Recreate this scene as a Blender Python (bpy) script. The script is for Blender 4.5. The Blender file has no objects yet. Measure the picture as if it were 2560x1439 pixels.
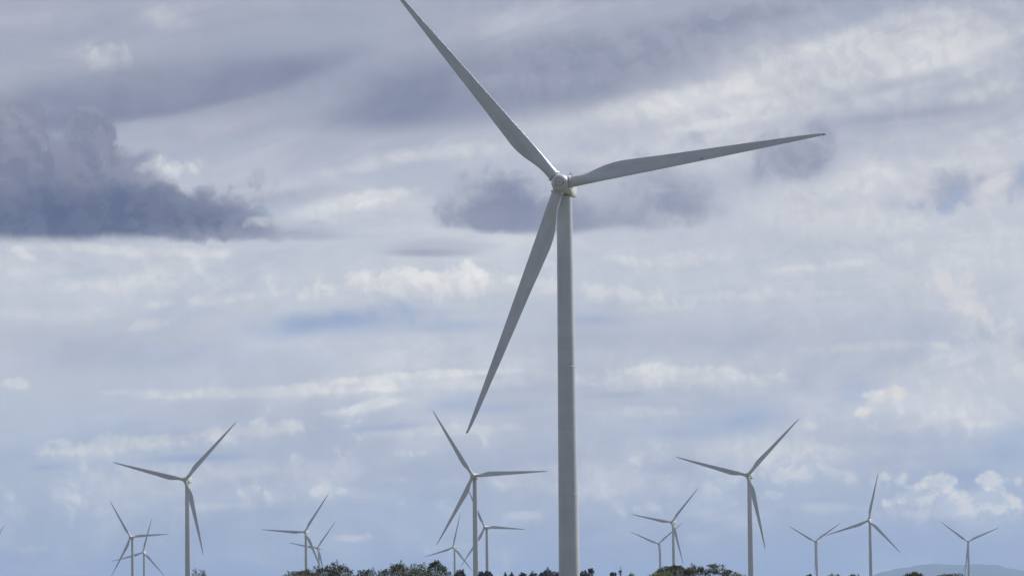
import bpy, bmesh, math, random
from mathutils import Vector, Matrix
R = math.radians
S = bpy.context.scene
C = S.collection

# ------------------------------------------------------------------ camera
F_PX, W_PX, H_PX = 10750.0, 2560.0, 1439.0        # focal length in photo pixels
PITCH, ROLL, CAM_Z = math.atan(773.5 / F_PX), 0.0125, 2.0
fwd = Vector((0, math.cos(PITCH), math.sin(PITCH)))
r0, u0 = Vector((1, 0, 0)), Vector((0, -math.sin(PITCH), math.cos(PITCH)))
c_right = r0 * math.cos(ROLL) - u0 * math.sin(ROLL)
c_up = u0 * math.cos(ROLL) + r0 * math.sin(ROLL)
cam_pos = Vector((0, 0, CAM_Z))
cd = bpy.data.cameras.new('camera'); cam = bpy.data.objects.new('camera', cd); C.objects.link(cam)
m = Matrix((c_right, c_up, -fwd)).transposed().to_4x4(); m.translation = cam_pos
cam.matrix_world = m
cd.sensor_fit = 'HORIZONTAL'; cd.sensor_width = 36.0; cd.lens = 36.0 * F_PX / W_PX
cd.clip_start = 1.0; cd.clip_end = 250000.0
S.camera = cam

def ray(px, py):
    d = fwd * F_PX + c_right * (px - W_PX / 2) + c_up * (H_PX / 2 - py)
    return d.normalized()
def at(px, py, dist):                              # point seen at a photo pixel, dist metres ahead
    d = ray(px, py)
    return cam_pos + d * (dist / math.hypot(d.x, d.y))

S.view_settings.view_transform = 'Standard'; S.view_settings.look = 'None'
S.view_settings.exposure = 0.0; S.view_settings.gamma = 1.0
S.cycles.volume_bounces = 0; S.cycles.max_bounces = 6; S.cycles.diffuse_bounces = 3
S.cycles.use_denoising = True

# ------------------------------------------------------------------ sun
SUN_EL, SUN_AZ = R(44), R(54)                      # azimuth from the view axis towards the right
sd = Vector((math.sin(SUN_AZ) * math.cos(SUN_EL), math.cos(SUN_AZ) * math.cos(SUN_EL), math.sin(SUN_EL)))
sl = bpy.data.lights.new('sun', 'SUN'); sl.energy = 5.0; sl.angle = R(0.6); sl.color = (1.0, 0.955, 0.89)
so = bpy.data.objects.new('sun', sl); C.objects.link(so)
so.rotation_euler = (-sd).to_track_quat('-Z', 'Y').to_euler(); so.location = (300, 0, 400)

# ------------------------------------------------------------------ sky
def lin(c):
    return tuple((v / 255 / 12.92 if v / 255 <= 0.04045 else ((v / 255 + 0.055) / 1.055) ** 2.4) for v in c) + (1.0,)

world = bpy.data.worlds.new('World'); S.world = world; world.use_nodes = True
world.cycles.sampling_method = 'MANUAL'; world.cycles.sample_map_resolution = 512
NT = world.node_tree; NT.nodes.clear()

class NB:                                          # small node-graph writer
    def __init__(s, tree): s.t = tree
    def n(s, typ, **kw):
        o = s.t.nodes.new(typ)
        for k, v in kw.items(): setattr(o, k, v)
        return o
    def put(s, node, i, v):
        if isinstance(v, bpy.types.NodeSocket): s.t.links.new(v, node.inputs[i])
        else: node.inputs[i].default_value = v
    def math(s, op, a, b=None, c=None, clamp=False):
        o = s.n('ShaderNodeMath', operation=op, use_clamp=clamp); s.put(o, 0, a)
        if b is not None: s.put(o, 1, b)
        if c is not None: s.put(o, 2, c)
        return o.outputs[0]
    def vmath(s, op, a, b=None, scale=None):
        o = s.n('ShaderNodeVectorMath', operation=op); s.put(o, 0, a)
        if b is not None: s.put(o, 1, b)
        if scale is not None: s.put(o, 3, scale)
        return o.outputs[0]
    def mix(s, f, a, b, blend='MIX'):
        o = s.n('ShaderNodeMix', data_type='RGBA', blend_type=blend)
        s.put(o, 0, f); s.put(o, 6, a); s.put(o, 7, b); return o.outputs[2]
    def step(s, v, a, b, lo=0.0, hi=1.0):
        o = s.n('ShaderNodeMapRange', interpolation_type='SMOOTHSTEP')
        s.put(o, 0, v); s.put(o, 1, a); s.put(o, 2, b); s.put(o, 3, lo); s.put(o, 4, hi); return o.outputs[0]
    def noise(s, vec, scale, detail=5, rough=0.5, dist=0.0, dims='2D', w=None):
        o = s.n('ShaderNodeTexNoise', noise_dimensions=dims)
        s.put(o, 'Vector', vec); s.put(o, 'Scale', scale); s.put(o, 'Detail', detail)
        s.put(o, 'Roughness', rough); s.put(o, 'Distortion', dist)
        return o.outputs['Fac']
    def mapping(s, vec, loc=(0, 0, 0), rot=0.0, scale=(1, 1, 1), typ='TEXTURE'):
        o = s.n('ShaderNodeMapping', vector_type=typ)
        s.put(o, 0, vec); o.inputs[1].default_value = loc
        o.inputs[2].default_value = (0, 0, rot); o.inputs[3].default_value = scale
        return o.outputs[0]

b = NB(NT)
tc = b.n('ShaderNodeTexCoord').outputs['Generated']
sx = b.n('ShaderNodeSeparateXYZ'); b.put(sx, 0, tc)
AZK = 10.75                                        # 1 unit of the sky map = 1/10.75 radian
az = b.math('MULTIPLY', b.math('ARCTAN2', sx.outputs[0], sx.outputs[1]), AZK)
el = b.math('MULTIPLY', b.math('ARCSINE', sx.outputs[2]), AZK)
cp = b.n('ShaderNodeCombineXYZ'); b.put(cp, 0, az); b.put(cp, 1, el)
P = cp.outputs[0]

# shared cloud textures on the dome of directions
streakP = b.mapping(P, rot=R(7), scale=(3.2, 1.0, 1))
n_streak = b.math('SUBTRACT', b.noise(streakP, 5.0, 6, 0.55, 0.6), 0.5)      # long drawn-out wisps
n_soft = b.math('SUBTRACT', b.noise(P, 3.5, 5, 0.5, 0.4), 0.5)
warp = b.n('ShaderNodeTexNoise', noise_dimensions='2D'); b.put(warp, 'Vector', P); b.put(warp, 'Scale', 6.0); b.put(warp, 'Detail', 3)
wv = b.vmath('SCALE', b.vmath('SUBTRACT', warp.outputs['Color'], (0.5, 0.5, 0.5)), scale=0.09)
PW = b.vmath('ADD', P, wv)
def puff(vec):
    v = b.n('ShaderNodeTexVoronoi', voronoi_dimensions='2D', feature='SMOOTH_F1')
    b.put(v, 'Vector', vec); b.put(v, 'Scale', 12.0); b.put(v, 'Detail', 3.0); b.put(v, 'Roughness', 0.55)
    b.put(v, 'Lacunarity', 2.3); b.put(v, 'Smoothness', 0.7)
    return v.outputs['Distance']
pv = puff(PW)
fb = b.noise(PW, 7.0, 8, 0.58)
n_puff = b.math('ADD', b.math('MULTIPLY', b.math('SUBTRACT', 0.38, pv), 0.55), b.math('MULTIPLY', b.math('SUBTRACT', fb, 0.5), 1.0))
# relief: difference towards the sun (up and to the right)
PWo = b.vmath('ADD', PW, (0.014, 0.024, 0))
pv2 = puff(PWo)
fb2 = b.noise(PWo, 8.0, 4, 0.55)
fb1 = b.noise(PW, 8.0, 4, 0.55)
rel = b.math('ADD', b.math('MULTIPLY', b.math('SUBTRACT', pv2, pv), 2.2), b.math('MULTIPLY', b.math('SUBTRACT', fb1, fb2), 4.5))
relief = b.step(rel, -0.75, 0.75)

def two(c1, c2, f): return b.mix(f, lin(c1), lin(c2))
f_soft = b.step(b.math('ADD', n_soft, n_streak), -0.30, 0.30)
f_both = b.math('ADD', b.math('MULTIPLY', f_soft, 0.55), b.math('MULTIPLY', relief, 0.45))
PAL = {
 'DK': two((86, 99, 130), (108, 118, 145), f_both),
 'DT': two((124, 131, 155), (148, 152, 170), f_both),
 'MB': two((120, 130, 156), (140, 147, 169), f_soft),
 'MD': two((138, 145, 168), (159, 163, 182), f_both),
 'LV': two((163, 168, 187), (185, 188, 202), f_soft),
 'WH': two((198, 202, 211), (224, 224, 224), f_both),
 'HI': two((208, 211, 215), (232, 232, 231), f_both),
 'CR': two((199, 203, 212), (224, 220, 217), f_both),
 'BL': two((146, 164, 199), (166, 181, 207), f_soft),
 'CU': two((189, 198, 212), (221, 221, 222), relief),
}

def patch(q, az_, el_, loc, rot, scale, noise, flat, edge, opacity, under, color, melt=0.0):
    # turned, scaled coordinates from scalar math only: keeps the shader's working memory small
    c_, s_ = math.cos(rot), math.sin(rot); lx, ly, _ = loc; kx, ky, _ = scale
    vx = q.math('MULTIPLY_ADD', az_, c_ / kx, q.math('MULTIPLY_ADD', el_, s_ / kx, -(lx * c_ + ly * s_) / kx))
    vy = q.math('MULTIPLY_ADD', az_, -s_ / ky, q.math('MULTIPLY_ADD', el_, c_ / ky, -(-lx * s_ + ly * c_) / ky))
    yy = q.math('MAXIMUM', vy, q.math('MULTIPLY', vy, flat))
    d = q.math('SQRT', q.math('MULTIPLY_ADD', yy, yy, q.math('MULTIPLY', vx, vx)))
    soft = q.math('MAXIMUM', q.math('MULTIPLY_ADD', vy, -melt, edge), edge)      # the underside melts away
    mk = q.math('DIVIDE', q.math('SUBTRACT', q.math('ADD', noise, 1.0), d), soft)
    mk = q.step(mk, 0.0, 1.0, 0.0, opacity)
    return q.mix(mk, under, color)
# clear-air base: the Nishita sky, veiled by high thin cloud whose tone changes with elevation
nish = b.n('ShaderNodeTexSky', sky_type='NISHITA')
nish.sun_disc = False; nish.sun_elevation = SUN_EL; nish.sun_rotation = SUN_AZ
nish.air_density = 1.0; nish.dust_density = 0.6; nish.ozone_density = 1.5
BG = 0.1
nish_s = b.mix(1.0, nish.outputs[0], (BG, BG, BG, 1), 'MULTIPLY')
ramp = b.n('ShaderNodeValToRGB'); b.put(ramp, 0, b.math('MULTIPLY', el, 0.5))
cr = ramp.color_ramp
stops = [(0.0, (144, 164, 199)), (0.03, (151, 169, 202)), (0.08, (163, 179, 206)), (0.146, (172, 186, 209)), (0.246, (184, 193, 210)), (0.346, (193, 199, 212)),
         (0.446, (195, 199, 211)), (0.55, (178, 182, 199)), (0.60, (169, 173, 190)), (0.75, (162, 166, 184)), (1.0, (150, 157, 178))]
while len(cr.elements) < len(stops): cr.elements.new(0.5)
for e, (p, c) in zip(cr.elements, sorted(stops)): e.position = p; e.color = lin(c)
base = b.mix(0.93, nish_s, ramp.outputs[0])
# general broken cloud all over the sky
dirS = b.mapping(tc, scale=(1, 1, 0.30))
g1 = b.noise(dirS, 5.0, 6, 0.55, 0.3, '3D')
base = b.mix(b.step(g1, 0.42, 0.68, 0.0, 0.35), base, PAL['LV'])
base = b.mix(b.step(n_streak, 0.0, 0.25, 0.0, 0.35), base, PAL['WH'])
base = b.mix(b.step(n_streak, -0.02, -0.25, 0.0, 0.20), base, PAL['BL'])
# unseen cloud overhead and behind the camera, added darker to hold down the ambient light
hi = b.step(el, 1.7, 4.0)
bk = b.step(sx.outputs[1], 0.75, -0.2)
cov = b.math('MULTIPLY', b.math('MAXIMUM', hi, bk), b.step(g1, 0.36, 0.56))
base = b.mix(b.math('MULTIPLY', cov, 0.85), base, lin((128, 134, 154)))
# low scattered cumulus band
cm = b.math('MULTIPLY', b.step(el, 0.02, 0.10), b.step(el, 0.62, 0.40))
cm = b.math('MULTIPLY', cm, b.step(b.math('ADD', n_puff, b.math('MULTIPLY', n_soft, 0.9)), -0.02, 0.28))
base = b.mix(b.math('MULTIPLY', cm, 0.40), base, PAL['CU'])

# cloud banks: cx, cy, rx, ry up, ry down, tilt, edge, streak noise, puff noise, palette, opacity
PATCHES = [
 # broad tone of the veil
 (1830, 1130, 640, 100, 120,  0, .95, .3, .2, 'WH', .75),
 (1480, 1210, 430,  90,  80,  0, .95, .3, .3, 'WH', .50),
 (480, 1240, 620, 100, 100,  0, .95, .3, .3, 'WH', .35),
 (1250, 900, 900, 60, 60, 0, .95, .4, .1, 'WH', .30),
 (2480, 900, 200, 150, 130,  0, .95, .2, .3, 'WH', .40),
 (2250, 640, 900, 480, 330,  0, .95, .3, .0, 'WH', .50),
 (2100, 150, 700, 250, 250,  5, .95, .3, .0, 'WH', .35),
 (1700, 950, 700, 130, 160,  0, .95, .4, .1, 'WH', .35),
 (120,  880, 620, 120, 100,  0, .95, .4, .1, 'LV', .40),
 (300,  700, 700,  90, 110,  0, .95, .3, .2, 'WH', .45),
 (2420, 980, 330, 120, 110,  0, .95, .3, .2, 'WH', .40),
 # upper left deck
 (380,  60, 900, 170, 200,  3, .9, .5, .1, 'LV', .55),
 (520, 215, 620,  90, 110,  4, .9, .4, .1, 'MD', .75),
 (200, 110, 260,  60,  70,  0, .9, .4, .1, 'LV', .55),
 (430,  50, 110,  45,  45, -10,.9, .3, .3, 'WH', .30),
 (262, 150, 115,  65,  55,-15, .9, .1, .9, 'WH', .50),
 (265, 160,  90,  36,  34,-10, .9, .1, .9, 'CR', .30),
 (170, 280, 400,  80,  40,  2, .7, .2, .1, 'MB', .85),
 (430, 258, 330,  60,  32, 11, .6, .2, .1, 'MB', .85),
 (680, 195, 330,  70,  40, 16, .8, .3, .1, 'MB', .70),
 # the big smooth band across the middle top
 (1250, 215, 560, 130, 95,  6, .8, .4, .0, 'MB', .95),
 (1010, 290, 330,  60, 55,  4, .9, .3, .1, 'MB', .70),
 (1560, 150, 520, 120, 70, 10, .9, .4, .0, 'MD', .75),
 (1860,  40, 420,  60, 60, 13, .9, .4, .0, 'MD', .80),
 (1180,  70, 500,  60, 40,  5, .9, .4, .1, 'LV', .35),
 (1400,  30, 450,  22, 22,  6, .9, .6, .0, 'LV', .40),
 # pale lens left of centre
 (590, 320, 300,  55,  45,  7, .8, .3, .2, 'LV', .75),
 (700, 400, 330,  70,  60,  8, .9, .3, .2, 'LV', .55),
 (1060, 385, 230, 28,  26,  5, .9, .4, .2, 'WH', .60),
 (900, 420, 170,  22,  20,  8, .9, .3, .3, 'WH', .40),
 # bright right
 (2250, 130, 520, 200, 190, 16, .9, .4, .2, 'WH', .75),
 (2020, 130, 420,  40,  38, 22, .9, .3, .1, 'WH', .60),
 (1790, 235, 330,  45,  35,  9, .9, .3, .1, 'WH', .80),
 (1880, 262, 130,  24,  28,  5, .9, .2, .4, 'HI', .45),
 (2440, 230, 110,  24,  26,  8, .9, .2, .4, 'CR', .55),
 (2350,  40, 120,  40,  30,  0, .9, .2, .4, 'HI', .35),
 (2330,  50,  60,  25,  25, 10, .9, .2, .3, 'LV', .45),
 (2230, 215, 260,  26,  24, 12, .9, .4, .1, 'LV', .70),
 (2180, 300, 330,  45,  36,  5, .9, .4, .1, 'LV', .80),
 (2300, 285, 230,  20,  20,  6, .9, .4, .1, 'MD', .35),
 (1700, 400, 420,  60,  60,  3, .9, .4, .3, 'WH', .35),
 (1790, 310, 170,  16,  16,  8, .8, .3, .3, 'HI', .40),
 (2150, 440, 130,  70,  90,-20, .9, .2, .5, 'WH', .55),
 (2480, 380, 170,  60,  60, 10, .9, .3, .3, 'WH', .40),
 # left storm cumulus
 (430, 225, 680, 130,  60,  8, .9, .3, .1, 'MB', .72),
 (150, 300, 190,  70,  70,  0, .8, .1, .2, 'MB', .90),
 (120, 470, 330, 150, 140,  0, .40, .0, .38, 'DT', .95),
 ( 40, 330, 100,  85, 190,  4, .20, .0, .26, 'DT', .92),
 (222, 345,  72,  88, 170,  0, .20, .0, .24, 'DT', .90),
 (140, 420, 210,  75, 150,  0, .35, .0, .36, 'DT', .90),
 (325, 470, 150, 110, 130,-25, .45, .0, .45, 'DT', .85),
 (165, 350,  55,  40,  40,  0, .9, .1, .3, 'MD', .45),
 (350, 410, 120,  50,  50,  0, .9, .1, .4, 'LV', .35),
 (425, 420, 105,  40,  46,  3, .8, .0, .9, 'HI', .85),
 (560, 430, 110,  40,  40,  0, .9, .2, .4, 'LV', .45),
 (450, 535, 270,  88,  70,  -4, .35, .0, .45, 'DK', .70),
 (200, 570, 520, 130,  42,  1, .75, .22, .22, 'DK', .97),
 (560, 575, 300,  60,  34, -2, .95, .25, .40, 'DT', .60),
 (60, 530, 420, 140,  70,  0, .95, .1, .2, 'DK', .75),
 (540, 555, 200,  75,  52,-10, .6, .1, .3, 'DK', .60),
 (660, 585, 280,  34,  24,  0, .9, .3, .4, 'MD', .70),
 (650, 445,  40,  34,  46,  0, .9, .1, .9, 'MD', .45),
 (585, 470,  60,  30,  50,  0, .9, .1, .8, 'MD', .60),
 (735, 490, 160,  30,  34,  8, .9, .3, .3, 'MD', .55),
 (690, 530, 150,  24,  24, 10, .9, .3, .2, 'BL', .35),
 (650, 556,  60,  24,  24,  8, .9, .2, .9, 'HI', .35),
 (850, 515, 270,  30,  28, 12, .9, .3, .4, 'WH', .60),
 (920, 490, 180,  20,  24,  8, .8, .2, .5, 'HI', .45),
 (560, 500, 180,  60,  50,  0, .95, .2, .6, 'MD', .50),
 (785, 556,  40,  12,  10,  0, .9, .2, .3, 'LV', .70),
 (770, 592, 120,  14,  14,  0, .9, .3, .2, 'LV', .70),
 # bright strip under the storm base
 ( 60, 640,  70,  26,  50,-20, .9, .2, .5, 'WH', .70),
 (330, 632, 360,  26,  34, -2, .9, .3, .3, 'WH', .65),
 (180, 660,  90,  30,  30,  0, .9, .2, .5, 'LV', .50),
 # flat based dark cloud behind the hub
 (1245, 535, 165, 135, 50,  0, .65, .15, .45, 'MD', .75),
 (1235, 552, 175, 145, 36,  0, .60, .10, .30, 'MB', .90),
 (1360, 560, 240,  90, 32,  0, .6, .1, .2, 'MB', .75),
 (1560, 555, 230, 120, 36,  0, .8, .2, .4, 'MD', .80),
 (1700, 515, 170, 100, 62,-8, .7, .2, .45,'MD', .80),
 (1660, 450, 190,  70, 50,  0, .9, .2, .4, 'MD', .45),
 (1600, 395,  70,  30,  50, 35, .8, .1, .7, 'MD', .45),
 (1450, 420, 120,  20,  70,  0, .9, .2, .5, 'MD', .35),
 (1755, 355,  70,  26,  60,-30, .9, .2, .7, 'MD', .45),
 (1990, 400, 165,  95,  74,-5, .60, .1, .50, 'MD', .92),
 (2025, 315,  80,  42,  70, 10, .6, .1, .4, 'MD', .60),
 (1870, 445,  90,  50,  50,  0, .9, .2, .3, 'MD', .45),
 (2110, 480, 160,  30,  30,  0, .9, .3, .3, 'WH', .40),
 (2385, 475, 150, 100,  60, 22, .8, .15, .75, 'MD', .75),
 (2550, 440, 110,  60,  90, 10, .9, .2, .7, 'MD', .60),
 (2385, 498, 100,  60,  38, 15, .7, .1, .6, 'BL', .60),
 (2550, 430,  50,  50,  70, 20, .7, .1, .4, 'BL', .60),
 (2490, 455,  80,  22,  24, 28, .7, .1, .5, 'CR', .75),
 (2210, 560, 120,  50,  40,  0, .9, .3, .4, 'WH', .40),
 (2230, 510,  60,  34,  40, 10, .9, .2, .4, 'LV', .55),
 (1090, 622, 190,  36,  20,  2, .7, .2, .2, 'LV', .95),
 (1080, 634, 150,  16,  12,  0, .8, .2, .1, 'MD', .55),
 (1380, 615, 230,  26,  24, -4, .9, .3, .3, 'WH', .45),
 (1900, 600, 500,  60,  60,  0, .9, .4, .2, 'LV', .25),
 # cumulus ridge of the middle
 (330,  700, 480,  60,  60,  2, .9, .2, .6, 'WH', .45),
 (180,  690, 260,  26,  24,  8, .9, .3, .6, 'BL', .30),
 (600, 1180, 640,  46,  50,  2, .9, .25, .5, 'WH', .45),
 (860,  805, 340,  44,  38,  5, .9, .2, .35, 'BL', .75),
 (1040, 712, 340,  58,  50,  3, .5, .10, .55, 'WH', .95),
 (1300, 725, 260,  40,  44,  0, .8, .10, .55, 'WH', .70),
 (1050, 695, 225,  26,  26,  2, .6, .05, .60, 'HI', .75),
 (840,  748, 170,  26,  26, -4, .6, .10, .50, 'WH', .70),
 (820,  718,  50,  16,  14,  0, .6, .05, .5, 'HI', .55),
 (560,  748, 260,  26,  26,  6, .9, .2, .4, 'WH', .60),
 (370,  815, 130,  30,  26,  8, .9, .3, .4, 'WH', .45),
 (150,  790, 260,  30,  30,  0, .9, .4, .2, 'WH', .30),
 (770,  812, 175,  36,  30, 12, .8, .2, .3, 'BL', .85),
 (970,  775,  85,  40,  36,  0, .8, .1, .4, 'BL', .65),
 (965,  760,  30,  12,  12,  0, .9, .1, .5, 'WH', .60),
 (1150, 815, 210,  24,  20,  2, .9, .3, .3, 'BL', .50),
 (1120, 740, 160,  40,  34,  0, .9, .1, .5, 'WH', .55),
 (1560, 740, 210,  36,  50, -4, .9, .2, .5, 'WH', .70),
 (1660, 655, 200,  30,  30,  4, .8, .2, .5, 'WH', .50),
 (1560, 650, 110,  20,  22,  0, .9, .1, .5, 'HI', .35),
 (1640, 775, 170,  24,  24,  3, .9, .2, .5, 'HI', .30),
 (1480, 800, 130,  20,  20,  0, .9, .3, .3, 'BL', .45),
 (1850, 740, 200,  24,  30,  3, .9, .3, .4, 'WH', .45),
 (2060, 668, 190,  20,  20,  5, .9, .2, .5, 'HI', .40),
 (2240, 645,  70,  18,  16, 12, .8, .1, .5, 'CR', .60),
 (2360, 715, 110,  36,  36,-14, .6, .05, .55, 'CR', .80),
 (2420, 700,  28,  22,  40,  0, .6, .05, .4, 'CR', .70),
 (2440, 790,  80,  44,  56,-25, .6, .05, .5, 'CR', .85),
 (2510, 820,  50,  20,  44, 20, .6, .05, .5, 'CR', .70),
 (2365, 868,  40,  14,  16,-10, .8, .1, .5, 'CR', .60),
 (2555, 855,  34,  30,  30, 30, .7, .1, .3, 'LV', .90),
 (2160, 870, 250,  24,  20,  3, .9, .4, .2, 'WH', .35),
 (1650, 850, 500,  40,  40,  0, .9, .4, .1, 'LV', .25),
 (420,  890, 460,  40,  40,  0, .9, .4, .1, 'BL', .35),
 # long low bands
 (640,  985, 440,  26,  32,  2, .9, .25, .25, 'WH', .75),
 (320,  982, 130,  14,  16,  0, .8, .2, .3, 'HI', .30),
 (1030, 945, 330,  24,  34,  4, .8, .15, .40, 'WH', .80),
 (760,  965,  70,  14,  22,  0, .8, .1, .5, 'HI', .35),
 (1160, 965, 260,  26,  26,  3, .9, .2, .4, 'HI', .30),
 ( 40,  965,  62,  22,  26,  0, .7, .1, .5, 'WH', .60),
 (1690, 945, 360,  40,  44,  0, .7, .15, .40, 'WH', .85),
 (1640, 928, 220,  24,  22,  0, .8, .1, .5, 'HI', .60),
 (1050, 938, 240,  18,  20,  4, .8, .1, .5, 'HI', .45),
 (420, 1095, 230,  20,  22,  5, .8, .1, .5, 'HI', .35),
 (1940, 945, 110,  20,  20,-8, .8, .1, .5, 'HI', .40),
 (1480, 960,  70,  22,  30,  0, .8, .1, .5, 'HI', .35),
 (1560, 985, 160,  12,  14,  3, .9, .3, .3, 'LV', .50),
 (1600, 1030, 200, 26,  26,  0, .9, .2, .4, 'WH', .40),
 (1860, 1050, 170, 60,  50,  8, .8, .2, .3, 'BL', .70),
 (2150, 965, 100,  50,  60, 15, .9, .2, .3, 'BL', .60),
 (1720, 1080, 200, 24,  24,  0, .9, .3, .2, 'BL', .40),
 (920, 1018, 125,  26,  34, 10, .7, .05, .80, 'HI', .65),
 (820, 1035,  60,  20,  18,  0, .6, .05, .5, 'WH', .60),
 (1110, 1015, 100,  26,  20,  8, .8, .1, .3, 'BL', .70),
 (960, 1070, 160,  14,  12,  4, .9, .2, .3, 'BL', .60),
 (1250, 1020, 150, 20,  16,  4, .9, .2, .3, 'BL', .45),
 (330, 1115, 330,  42,  40,  5, .7, .10, .50, 'WH', .75),
 (640, 1080, 260,  36,  36,  4, .8, .10, .50, 'WH', .70),
 (345, 1078,  70,  16,  22,  4, .9, .05, .9, 'HI', .45),
 (160, 1105,  60,  18,  26,  0, .7, .05, .5, 'HI', .45),
 (1100, 1080, 260, 22,  22,  2, .9, .3, .3, 'WH', .40),
 (105, 1168,  85,  16,  13,  2, .8, .1, .3, 'BL', .85),
 (490, 1145, 170,  14,  12,  2, .9, .2, .2, 'BL', .70),
 (1000, 1133, 30,  16,  10,  0, .5, .0, .5, 'CU', .85),
 (1035, 1135, 36,  14,  10,  0, .5, .0, .5, 'CU', .80),
 # towering cumulus at the lower right and others low down
 (2195, 1000, 62,  30,  26, 28, .45, .0, .90, 'CR', .80),
 (2180, 990,  34,  30,  20,  0, .45, .0, .5, 'HI', .60),
 (2250, 985,  24,  22,  22,  0, .45, .0, .5, 'CR', .80),
 (2160, 1030, 30,  14,  12, 20, .45, .0, .5, 'CR', .80),
 (2290, 1060, 120, 40,  34, 10, .7, .1, .5, 'WH', .45),
 (2440, 1062, 90,  16,  16,  0, .8, .0, .8, 'CR', .55),
 (2020, 1068, 40,  24,  16,  0, .6, .0, .5, 'CR', .55),
 (2055, 1120, 120, 26,  24,  0, .9, .1, .5, 'WH', .35),
 (2510, 1120, 110, 60,  60, 25, .6, .1, .3, 'BL', .95),
 (2430, 1190, 160, 60,  50,  0, .9, .1, .4, 'BL', .70),
 (2150, 1180, 60,  50,  44,  0, .9, .1, .4, 'BL', .50),
 (2215, 1190, 52,  50,  50,-30, .6, .0, .6, 'CU', .80),
 (2110, 1195, 60,  34,  30,  0, .7, .0, .5, 'CU', .60),
 (2000, 1190, 70,  34,  30,-20, .8, .0, .5, 'CU', .45),
 (2350, 1215, 44,  46,  60, 15, .4, .0, .5, 'CU', .85),
 (2475, 1200, 42,  34,  50,  0, .4, .0, .5, 'CU', .85),
 (2285, 1250, 80,  38,  36,  8, .4, .0, .55, 'CU', .85),
 (2450, 1270, 170, 44,  44,  0, .5, .0, .5, 'CU', .85),
 (2545, 1205, 14,  18,  16,  0, .6, .0, .5, 'CR', .80),
 (2330, 1285, 170, 26,  26,  0, .8, .05, .5, 'WH', .45),
 (2060, 1270, 150, 24,  20,  0, .9, .2, .4, 'WH', .35),
 (620, 1235, 44,  34,  30,  0, .6, .0, .5, 'CU', .70),
 (690, 1245, 60,  44,  34,  0, .6, .0, .5, 'CU', .70),
 (820, 1235, 46,  30,  34,  0, .6, .0, .5, 'CU', .75),
 (560, 1265, 200, 20,  18,  3, .9, .2, .4, 'WH', .40),
 (870, 1345, 60,  16,  14,  0, .6, .0, .5, 'CU', .70),
 (915, 1340, 30,  20,  14,  0, .6, .0, .5, 'CU', .60),
 (1320, 1290, 60, 20,  20,  0, .7, .0, .5, 'CU', .50),
 (1770, 1340, 60, 34,  24,  0, .7, .0, .5, 'CU', .50),
 (1590, 1160, 90,  22,  14,  0, .7, .1, .5, 'CU', .50),
 (1930, 1240, 40,  18,  12,  0, .6, .0, .5, 'CU', .60),
 (1800, 1215, 60,  22,  16,  0, .7, .0, .5, 'CU', .50),
 (30, 1275, 34, 50, 50, 0, .8, .0, .5, 'CU', .45),
 (160, 1240, 60, 24, 40, -20, .8, .0, .5, 'CU', .45),
 (70, 1370, 60, 30, 24, 0, .8, .0, .5, 'CU', .40),
 (1030, 1290, 300, 80, 60, 0, .9, .1, .2, 'BL', .55),
 (2200, 1370, 420, 60, 60, 0, .9, .1, .1, 'BL', .60),
 (1450, 1340, 330, 40, 40, 0, .9, .2, .2, 'BL', .35),
 (2545, 1392, 55, 16, 22, -14, .7, .0, .1, 'LV', .75),
]
col = base
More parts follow.
